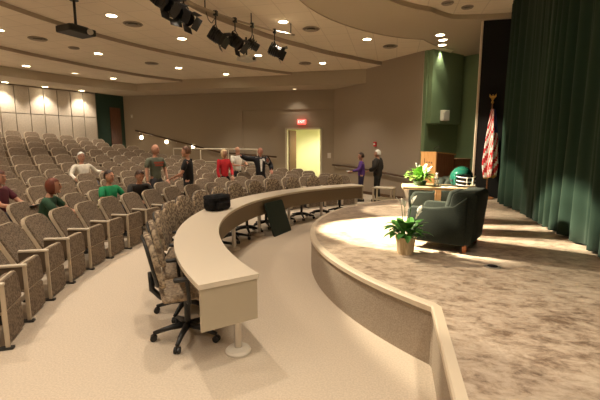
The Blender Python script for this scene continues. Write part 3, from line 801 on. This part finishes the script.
# lectern
f_az = atan2(-.59,-.81)
t = thing('lectern', 'tall wooden lectern at the far corner of the stage', 'lectern', (1.18,11.25,ST), f_az)
bm = B(); box(bm, .28,.32,-.30,.30,.02,1.06, r=.004); obj('front_panel', bm, 'oak', t)
for s in (-1,1):
    bm = B(); prism(bm, [(-.30,.02),(.28,.02),(.28,1.06),(-.30,1.0)], s*.26, s*.30, 'xzy'); obj('side_panel', bm, 'darkoak', t)
bm = B(); box(bm, -.33,.345,-.32,.32,0,.03); box(bm, -.30,.28,-.26,.26,.5,.53); obj('base', bm, 'darkoak', t)
bm = B(); prism(bm, [(-.34,.995),(.33,1.055),(.33,1.085),(-.34,1.025)], -.32, .32, 'xzy'); obj('top', bm, 'oak', t)
bm = B(); tube(bm, [(.15,.0,1.06),(.13,.0,1.16),(.05,.0,1.22),(-.02,0,1.21)], .007, 6); ellipsoid(bm, (-.03,0,1.21), (.03,.014,.014)); obj('microphone', bm, 'plastic', t)
bm = B(); tube(bm, [(.12,.1,1.06),(.12,.1,1.15),(.04,.12,1.18)], .006, 6); obj('microphone', bm, 'plastic', t)
for y, z, w, h in ((-.14,.79,.05,.05),(-.05,.80,.06,.03),(.04,.79,.04,.05),(.14,.84,.03,.12),(-.16,.66,.04,.03),(-.07,.65,.05,.02)):
    bm = B(); box(bm, .319,.323,-y-w/2,-y+w/2,z-h/2,z+h/2); obj('carved_mark', bm, 'darkoak', t)
bm = B(); prism(bm, [(-.10,.30),(-.20,.32),(-.22,.44),(-.14,.54),(-.12,.46),(-.16,.40)], .319, .323, 'yzx')
obj('emblem', bm, 'darkoak', t)
t = thing('equipment_cabinet', 'lower dark wooden cabinet standing right of the lectern', 'cabinet', (1.72,11.55,ST), f_az)
bm = B(); box(bm, -.24,.24,-.25,.25,.03,.86, r=.005); obj('carcass', bm, 'darkoak', t)
bm = B(); box(bm, -.26,.26,-.27,.27,.86,.89, r=.004); obj('top', bm, 'darkoak', t)
bm = B(); box(bm, -.22,.22,-.23,.23,0,.03); obj('plinth', bm, 'plastic', t)
bm = B(); box(bm, .238,.25,-.22,.22,.07,.82); dd = obj('door', bm, 'darkoak', t)
bm = B(); tube(bm, [(.25,.17,.45),(.275,.17,.45),(.275,.17,.55),(.25,.17,.55)], .006, 6); obj('handle', bm, 'steel', dd)

# flag on its pole
t = thing('flag', 'american flag hanging folded on a wooden pole with gold eagle', 'flag', (2.17,9.86,ST), rad(-100))
bm = B(); lathe(bm, [(.17,0),(.17,.03),(.06,.06),(.04,.14)], 20); obj('stand', bm, 'polewood', t, smooth='auto')
bm = B(); tube(bm, [(0,0,.1),(0,0,2.2)], .014, 8); obj('pole', bm, 'polewood', t, smooth=True)
bm = B(); ellipsoid(bm, (0,0,2.23), (.03,.03,.035)); ellipsoid(bm, (0,0,2.32), (.025,.03,.06)); 
for s in (-1,1): prism(bm, [(s*.01,2.28),(s*.075,2.36),(s*.07,2.42),(s*.02,2.36)], -.008, .008, 'yzx')
ellipsoid(bm, (.02,0,2.39), (.025,.014,.016)); obj('eagle', bm, 'gold', t, smooth='auto')
bm = B(); N = 60; prevr = None; zz = [2.08-.055*i for i in range(29)]
for j, z in enumerate(zz):
    u = j/(len(zz)-1); R = .035+.105*min(1,u*1.25)**.8*(1-.22*sm(.82,1,u)); ring = []
    for i in range(N):
        a = 2*pi*i/N; r = R*(1+.32*sin(5*a+1.3*u)+.12*sin(9*a-2*u))
        ring.append(bm.verts.new((.05*u+r*cos(a)*.75, .02+r*sin(a)+.02*u, z+.03*sin(2*a)*u)))
    if prevr:
        for i in range(N):
            f = bm.faces.new((prevr[i],prevr[(i+1)%N],ring[(i+1)%N],ring[i])); f.smooth = True
            k = int((i+j*1.1)/2.6) % 2; f.material_index = 2 if (u < .38 and 4 < i < 24) else k
    prevr = ring
obj('flag_cloth', bm, ['red','fwhite','blue'], t)
bm = B(); prevr = None
for z, k in ((.555,1.0),(.515,.98)):
    ring = []
    for i in range(N):
        a = 2*pi*i/N; r = .112*k*(1+.32*sin(5*a+1.3)+.12*sin(9*a-2)); ring.append(bm.verts.new((.05+r*cos(a)*.75, .04+r*sin(a), z+.03*sin(2*a))))
    if prevr:
        for i in range(N): bm.faces.new((prevr[i],prevr[(i+1)%N],ring[(i+1)%N],ring[i]))
    prevr = ring
obj('fringe', bm, 'gold', t)
# floor pocket on the stage
t = thing('floor_socket', 'round metal floor socket set in the stage floor', 'floor socket', (1.04,4.24,ST))
bm = B(); lathe(bm, [(.085,0),(.085,.006),(.07,.009)], 24); obj('cover', bm, 'steel', t)
bm = B(); lathe(bm, [(.05,.009),(.05,.012),(.02,.012)], 20); obj('lid', bm, 'plastic', t)

# ------------------------------------------------------------------ people
def skin_mesh(verts, edges, radii, sub=1):
    me = bpy.data.meshes.new('sk'); me.from_pydata([tuple(v) for v in verts], edges, [])
    o = bpy.data.objects.new('sk', me); COL.objects.link(o)
    m = o.modifiers.new('s','SKIN'); m.use_smooth_shade = True
    sv = me.skin_vertices[0].data
    for i, r in enumerate(radii): sv[i].radius = r if isinstance(r, tuple) else (r, r); sv[i].use_root = (i == 0)
    s = o.modifiers.new('b','SUBSURF'); s.levels = sub; s.render_levels = sub
    dg = bpy.context.evaluated_depsgraph_get(); out = bpy.data.meshes.new_from_object(o.evaluated_get(dg))
    bpy.data.objects.remove(o); bm = bmesh.new(); bm.from_mesh(out)
    for f in bm.faces: f.smooth = True; f.material_index = 0
    return bm
def ik(a, c, l1, l2, pole):
    a, c = V(a), V(c); d = c-a; L = min(d.length, (l1+l2)*.995); d = d.normalized(); c = a+d*L
    x = (l1*l1-l2*l2+L*L)/(2*L); h = sqrt(max(0, l1*l1-x*x)); pl = V(pole)-d*V(pole).dot(d)
    if pl.length < 1e-4: pl = V((0,0,-1))
    return a+d*x+pl.normalized()*h, c
PM = {}
def pmat(name, col, rough=.85):
    key = (name, col)
    if key not in PM: PM[key] = mat(name, col, rough, col2=tuple(c*1.18 for c in col), scale=12)
    return PM[key]
def hand(bm, wrist, d, side, curl=.5):
    # palm and five bent fingers; d = forearm direction, side = +1 left / -1 right
    d = d.normalized(); up = V((0,0,1)); s = d.cross(up)
    if s.length < .1: s = V((0,1,0))
    s.normalize(); s = s*side; nrm = s.cross(d).normalized()
    if nrm.z > 0: nrm = -nrm
    m = M((( d.x, s.x, nrm.x, 0),(d.y, s.y, nrm.y, 0),(d.z, s.z, nrm.z, 0),(0,0,0,1)))
    ellipsoid(bm, wrist+d*.05, (.05,.04,.016), 10, 6, mtx=m)
    for i, (o, l) in enumerate(((-.030,.062),(-.010,.074),(.010,.080),(.030,.072))):
        p0 = wrist+d*.085+s*o; p1 = p0+d*l*.45+nrm*l*.12*curl; p2 = p1+d*l*.3+nrm*l*.3*curl; p3 = p2+d*l*.15+nrm*l*.3*curl
        tube(bm, [p0,p1,p2,p3], [.009,.0085,.0075,.006], 6)
    p0 = wrist+d*.03+s*.034; tube(bm, [p0, p0+d*.03+s*.022, p0+d*.055+s*.024+nrm*.01], [.011,.01,.007], 6)
def head_mesh(bm, c, s, R):
    t = bmesh.new(); bmesh.ops.create_uvsphere(t, u_segments=20, v_segments=16, radius=1)
    for v in t.verts:
        x, y, z = v.co; k = 1-.22*max(0,-z)**1.3; xx = x*.098*(1 if x > 0 else 1.02)*(1-.08*max(0,-z))
        v.co = V((xx+.012*max(0,-z)*(x > 0), y*.078*k, z*.122))
    for f in t.faces: f.smooth = True
    mt = M.Translation(c) @ R @ M.Scale(s,4)
    add(bm, t, mt, 0)
    t = bmesh.new(); ellipsoid(t, (.10,0,-.015), (.022,.013,.022), 8, 6); ellipsoid(t, (.094,0,.012), (.013,.009,.03), 8, 6)
    for q in (-1,1):
        ellipsoid(t, (-.005,q*.078,-.008), (.018,.009,.032), 8, 6); ellipsoid(t, (.086,q*.031,.022), (.010,.014,.008), 8, 6, mi=1)
        ellipsoid(t, (.089,q*.031,.038), (.009,.018,.004), 8, 6)
    ellipsoid(t, (.089,0,-.058), (.012,.024,.007), 8, 6, mi=2); ellipsoid(t, (.07,0,-.095), (.026,.026,.02), 8, 6)
    add(bm, t, mt)
    return mt
def hair_mesh(style, mt):
    bm = B(); t = bmesh.new(); bmesh.ops.create_uvsphere(t, u_segments=22, v_segments=16, radius=1)
    dl = []
    for f in t.faces:
        c = f.calc_center_median()
        lim = {'short': -.30 if c.x < -.1 else .42+.5*max(0,c.x-.3), 'long': -1.3 if c.x < .25 else .40+.3*c.x,
               'bob': -.85 if c.x < .28 else .42+.25*c.x, 'fringe': -.45}[style]
        if c.z < lim or (style == 'fringe' and (c.z > .25 or c.x > .05)): dl.append(f)
    bmesh.ops.delete(t, geom=dl, context='FACES')
    for v in t.verts:
        g = 1.0+.05*sin(v.co.y*17)*sin(v.co.z*13+v.co.x*9)
        dn = -.03*max(0,-v.co.z) if style in ('long','bob') else 0
        v.co = V((v.co.x*.113*g-.006, v.co.y*.092*g, v.co.z*.130*g+.006+dn))
    add(bm, t, mt); 
    for f in bm.faces: f.smooth = True
    return bm
def person(label, loc, rz, H=1.7, sit=False, lean=0.0, hy=0, hp=0, hands=None, shirt=(.2,.2,.2), sleeve='short', trousers=(.03,.03,.04),
           skin=(.52,.28,.19), hair=None, hairstyle='short', jacket=None, extra=None, twist=0, skirt=False, wide=1.0):
    s = H/1.72
    t = thing('person', label, 'person', loc, rz)
    pz = .49 if sit else .93*s; px = -.20 if sit else 0
    def U(x, y, z):   # upper-body point: z above pelvis, leaned and twisted about pelvis
        p = V((x*s, y*s*wide, z*s)); p = M.Rotation(twist,3,'Z') @ p; p = M.Rotation(lean,3,'Y') @ p
        return V((px,0,pz))+p
    pel, sp, ch, nk, hd0 = U(0,0,0), U(.0,0,.16), U(.015,0,.34), U(-.005,0,.50), U(.012,0,.565)
    hc = U(.028,0,.655)
    SH = {q: U(0,q*.17,.44) for q in (1,-1)}
    if sit:
        HP = {q: V((px,q*.09,pz-.01)) for q in (1,-1)}; KN = {q: V((px+.42,q*.12,.50)) for q in (1,-1)}
        AN = {q: V((px+.45,q*.12,.09)) for q in (1,-1)}
    else:
        HP = {q: V((0,q*.09*s,.90*s)) for q in (1,-1)}; KN = {q: V((.02,q*.105*s,.5*s)) for q in (1,-1)}; AN = {q: V((-.02,q*.11*s,.085)) for q in (1,-1)}
    TO = {q: AN[q]+V((.13,q*.015,-.055)) for q in (1,-1)}
    hands = hands or {}
    EL, WR = {}, {}
    for q in (1,-1):
        tgt = V(hands.get(q, (.06 if not sit else .18, q*.25, pz+(-.05 if not sit else .12))))
        EL[q], WR[q] = ik(SH[q], tgt, .29*s, .255*s, (-.5, q*.6, -.5))
    vs = [pel, sp, ch, nk, hd0]; rs = [(.085,.075),(.085,.075),(.095,.08),.050,.05]; ed = [(0,1),(1,2),(2,3),(3,4)]
    rs = [(tuple(a*s for a in r) if isinstance(r, tuple) else r*s) for r in rs]
    for q in (1,-1):
        i = len(vs); vs += [SH[q], EL[q], WR[q]]; rs += [.055*s,.040*s,.027*s]; ed += [(2,i),(i,i+1),(i+1,i+2)]
        i = len(vs); vs += [HP[q], KN[q], AN[q], TO[q]]; rs += [.062*s,.050*s,.036*s,.03*s]; ed += [(0,i),(i,i+1),(i+1,i+2),(i+2,i+3)]
    bm = skin_mesh(vs, ed, rs)
    mt = head_mesh(bm, hc, s*1.0, (M.Rotation(hy,4,'Z') @ M.Rotation(hp,4,'Y')))
    for q in (1,-1): hand(bm, WR[q], WR[q]-EL[q], q)
    obj('body', bm, [pmat('skin',skin),'eye','lip'], t)
    def garment(name, chest, arms, col, grow, hem=-.10):
        g = grow
        vs = [U(0,0,hem), U(0,0,.06), U(0,0,.2), U(.012,0,.34), U(.0,0,.44), U(-.004,0,.475)]
        rs = [.138*s+g,.136*s+g,.132*s+g,.136*s+g,.088*s+g*.5,.062*s+g*.5]; ed = [(0,1),(1,2),(2,3),(3,4),(4,5)]
        for q in (1,-1):
            i = len(vs); vs.append(SH[q]); rs.append(.068*s+g); ed.append((3,i))
            if arms == 'long': vs += [EL[q], EL[q]+(WR[q]-EL[q])*.93]; rs += [.054*s+g,.042*s+g]; ed += [(i,i+1),(i+1,i+2)]
            else: vs += [SH[q]+(EL[q]-SH[q])*.45, SH[q]+(EL[q]-SH[q])*.82]; rs += [.068*s+g,.066*s+g]; ed += [(i,i+1),(i+1,i+2)]
        return obj(name, skin_mesh(vs, ed, rs), pmat(name, col), t)
    garment('shirt', 1, sleeve, shirt, 0)
    if jacket:
        j = garment('jacket', 1, 'long', jacket, .03, hem=-.2)
        bm = B()    # shirt front showing in the open jacket
        a = U(.155,0,.10); b = U(.16,0,.43)
        for z0, z1, w in ((.05,.43,.042),):
            pts = [U(.178,-w*.4,z0),U(.178,w*.4,z0),U(.16,w,z1),U(.16,-w,z1)]
            top = bm.faces.new([bm.verts.new(p) for p in pts])
            ex = bmesh.ops.extrude_face_region(bm, geom=[top]); 
            for v in [g for g in ex['geom'] if isinstance(g, bmesh.types.BMVert)]: v.co += U(.02,0,0)-U(0,0,0)
        obj('shirt_front', bm, pmat('shirt', shirt), t)
    vs = [U(0,0,.08), V((px,0,pz-.02))]; rs = [.135*s,.145*s]; ed = [(0,1)]
    for q in (1,-1):
        i = len(vs); vs += [HP[q], KN[q], AN[q]+V((0,0,.01))]; rs += [.104*s,.076*s,.058*s]; ed += [(1,i),(i,i+1),(i+1,i+2)]
    obj('trousers', skin_mesh(vs, ed, rs), pmat('trousers', trousers), t)
    for q in (1,-1):
        bm = B(); box(bm, -.08,.17,-.045,.045,-.085,.0, r=.03, seg=3, mtx=M.Translation(AN[q])); obj('shoe', bm, 'plastic', t, smooth=True)
    if hair: obj('hair', hair_mesh(hairstyle, mt), pmat('hair', hair, .6), t)
    if extra: extra(t, U, WR)
    return t, WR

def seat_of(who): return SEAT_AT[who]
def world(t, p): return M.Translation(t.location) @ M.Rotation(t.rotation_euler.z,4,'Z') @ V(p)
CAMD = lambda x, y: atan2(-y, -x)        # heading from (x, y) to the camera

# seated
p, r = seat_of('woman in the maroon top')
tm, wr = person('seated woman in a maroon top with reddish-brown hair, notebook on her lap', p, r+.15, 1.66, True, lean=.05, hy=-.1, hp=.1, shirt=(.10,.018,.03), hair=(.10,.03,.015), hairstyle='bob',
        hands={1:(.22,.10,.66),-1:(.20,-.12,.66)}, trousers=(.03,.03,.04))
t = thing('notebook', 'open dark notebook on the lap of the woman in maroon', 'notebook', world(tm,(.30,0,.635)), r+.15)
bm = B(); box(bm, -.10,.12,-.16,.16,0,.012, mtx=M.Rotation(rad(-14),4,'Y')); obj('cover', bm, 'bag', t)
bm = B(); box(bm, -.09,.11,-.15,.15,.012,.017, mtx=M.Rotation(rad(-14),4,'Y')); obj('page', bm, 'grey', t)
p, r = seat_of('reddish-haired person in dark green'); p = p+V((sin(-r), cos(r), 0))*.08
person('seated person in a dark green top with short reddish hair', p, r+.35, 1.66, True, lean=.22, hy=.2, shirt=(.025,.075,.04), hair=(.15,.035,.015), hairstyle='bob', hands={1:(.30,.12,.62),-1:(.28,-.14,.62)}, wide=1.12)
p, r = seat_of('person in bright green'); p = p-V((sin(-r), cos(r), 0))*.10
person('seated person in a bright green shirt with short dark hair', p, r-.1, 1.68, True, lean=.02, hy=.0, shirt=(.01,.26,.10), hair=(.03,.015,.01), hands={1:(.2,.16,.62),-1:(.16,-.22,.60)}, wide=1.08)
p, r = seat_of('man in charcoal polo leaning forward')
person('seated man in a charcoal polo leaning forward with dark hair', p, r-.6, 1.74, True, lean=.38, hy=.1, hp=.35, shirt=(.028,.027,.026), hair=(.05,.022,.012), hands={1:(.34,.12,.62),-1:(.36,-.10,.62)}, wide=1.1)
p, r = seat_of('white-haired man in white'); p = p-V((sin(-r), cos(r), 0))*.10
person('seated white-haired man in a white long-sleeved shirt among empty rows', p, r-.1, 1.72, True, lean=-.05, hy=-.2, shirt=(.80,.76,.66), sleeve='long', hair=(.75,.72,.66), hands={1:(.0,.42,.74),-1:(.1,-.34,.60)}, trousers=(.10,.12,.18), wide=1.1)
# standing
def stand(label, x, y, z, head, **k):
    return person(label, (x,y,z), head, **k)
def logo(col):
    def f(t, U, WR):
        bm = B()
        for yy, w, h, z in ((0,.24,.045,.33),(0,.20,.04,.27)):
            ring = []
            for i in range(7):
                a = -.5+i/6; y_ = a*w; x_ = .115+.055*(1-(abs(a)*1.5)**2)
                ring.append((bm.verts.new(U(x_,y_,z)), bm.verts.new(U(x_,y_,z+h))))
            for A, C in zip(ring, ring[1:]): bm.faces.new((A[0],C[0],C[1],A[1]))
        o = obj('shirt_print', bm, pmat('print', col), t); o.modifiers.new('th','SOLIDIFY').thickness = .006
    return f
stand('standing bald man in a grey-green t-shirt with red lettering', -5.70, 8.46, .02, CAMD(-5.5,8.2)+.65, H=1.77, hy=.25, shirt=(.13,.15,.11), skin=(.56,.30,.21), wide=1.14,
      hands={1:(.16,.22,.90),-1:(.08,-.30,.84)}, trousers=(.05,.05,.06), extra=logo((.42,.10,.06)))
stand('standing man in a black polo shirt, in profile facing left', -4.70, 8.26, 0, rad(196), H=1.74, hy=.0, shirt=(.012,.012,.013), hair=(.11,.045,.02),
      hands={1:(.30,.14,1.02),-1:(.26,-.12,1.0)}, trousers=(.012,.012,.014))
stand('standing blonde woman in a red top beside the man in white', -4.70, 10.28, .03, rad(-42), H=1.62, wide=.88, hy=.5, shirt=(.55,.02,.03), sleeve='long', hair=(.70,.52,.30), hairstyle='bob',
      hands={1:(.2,.16,.86),-1:(.1,-.2,.8)}, trousers=(.01,.01,.012))
tw, wr = stand('standing man in a white shirt and dark trousers holding papers', -4.86, 11.62, .09, rad(-35), H=1.63, hy=.3, shirt=(.80,.78,.70), hair=(.45,.42,.38), hairstyle='fringe',
      hands={1:(.34,.16,1.06),-1:(.30,-.08,1.04)}, trousers=(.012,.012,.014))
q = world(tw, wr[1]+V((.12,0,.0)))
bm = B(); box(bm, -.11,.13,-.10,.10,0,.006, mtx=M.Rotation(rad(-15),4,'Y')); tag(obj('paper_sheets', bm, 'paper', None, loc=q, rz=tw.rotation_euler.z), 'white papers held by the man in the white shirt', 'paper')
stand('standing man in a dark suit jacket pointing left with an outstretched arm', -3.93, 11.2, .03, rad(-62), H=1.67, hy=-.3, shirt=(.80,.78,.74), jacket=(.012,.012,.016), skin=(.52,.24,.17), hair=(.12,.05,.03), hairstyle='fringe',
      hands={-1:(.18,-.62,1.44),1:(.12,.32,.98)}, trousers=(.012,.012,.016))
tp, wr = stand('standing dark-haired woman in a purple jacket facing left by the bare wall', -.96, 12.26, 0, rad(190), H=1.54, hy=.0, shirt=(.11,.045,.25), sleeve='long', hair=(.05,.025,.015),
      hands={1:(.30,.10,.96),-1:(.28,-.12,.94)}, trousers=(.02,.015,.05))
q = world(tp, (.38,0,.95))
bm = B(); box(bm, -.08,.08,-.11,.11,0,.006); tag(obj('paper_sheets', bm, 'paper', None, loc=q, rz=.2), 'white papers held by the woman in purple', 'paper')
stand('standing white-haired man in a dark jacket near the bare wall', -.46, 12.34, 0, rad(165), H=1.63, hy=.2, shirt=(.05,.04,.035), sleeve='long', jacket=(.022,.018,.015), hair=(.8,.78,.72),
      hands={1:(.22,.20,.98),-1:(.08,-.26,.84)}, trousers=(.015,.015,.015), wide=1.12)

# ------------------------------------------------------------------ world, camera, colour
w = bpy.data.worlds.new('World'); S.world = w; w.use_nodes = True
w.node_tree.nodes['Background'].inputs['Color'].default_value = (1,.85,.65,1)
w.node_tree.nodes['Background'].inputs['Strength'].default_value = .15
cam = bpy.data.cameras.new('Camera'); co = bpy.data.objects.new('Camera', cam); COL.objects.link(co)
co.location = (0,0,CAM_H); co.rotation_euler = (rad(90)-CAM_P, 0, CAM_T)
cam.sensor_width = 36; cam.sensor_fit = 'HORIZONTAL'; cam.lens = CAM_F/600*36; cam.clip_end = 100; cam.clip_start = .05
S.camera = co
S.view_settings.view_transform = 'Standard'; S.view_settings.look = 'None'; S.view_settings.gamma = 1; S.view_settings.use_curve_mapping = False
S.view_settings.exposure = .66
S.cycles.use_denoising = True
S.cycles.max_bounces = 8; S.cycles.diffuse_bounces = 5
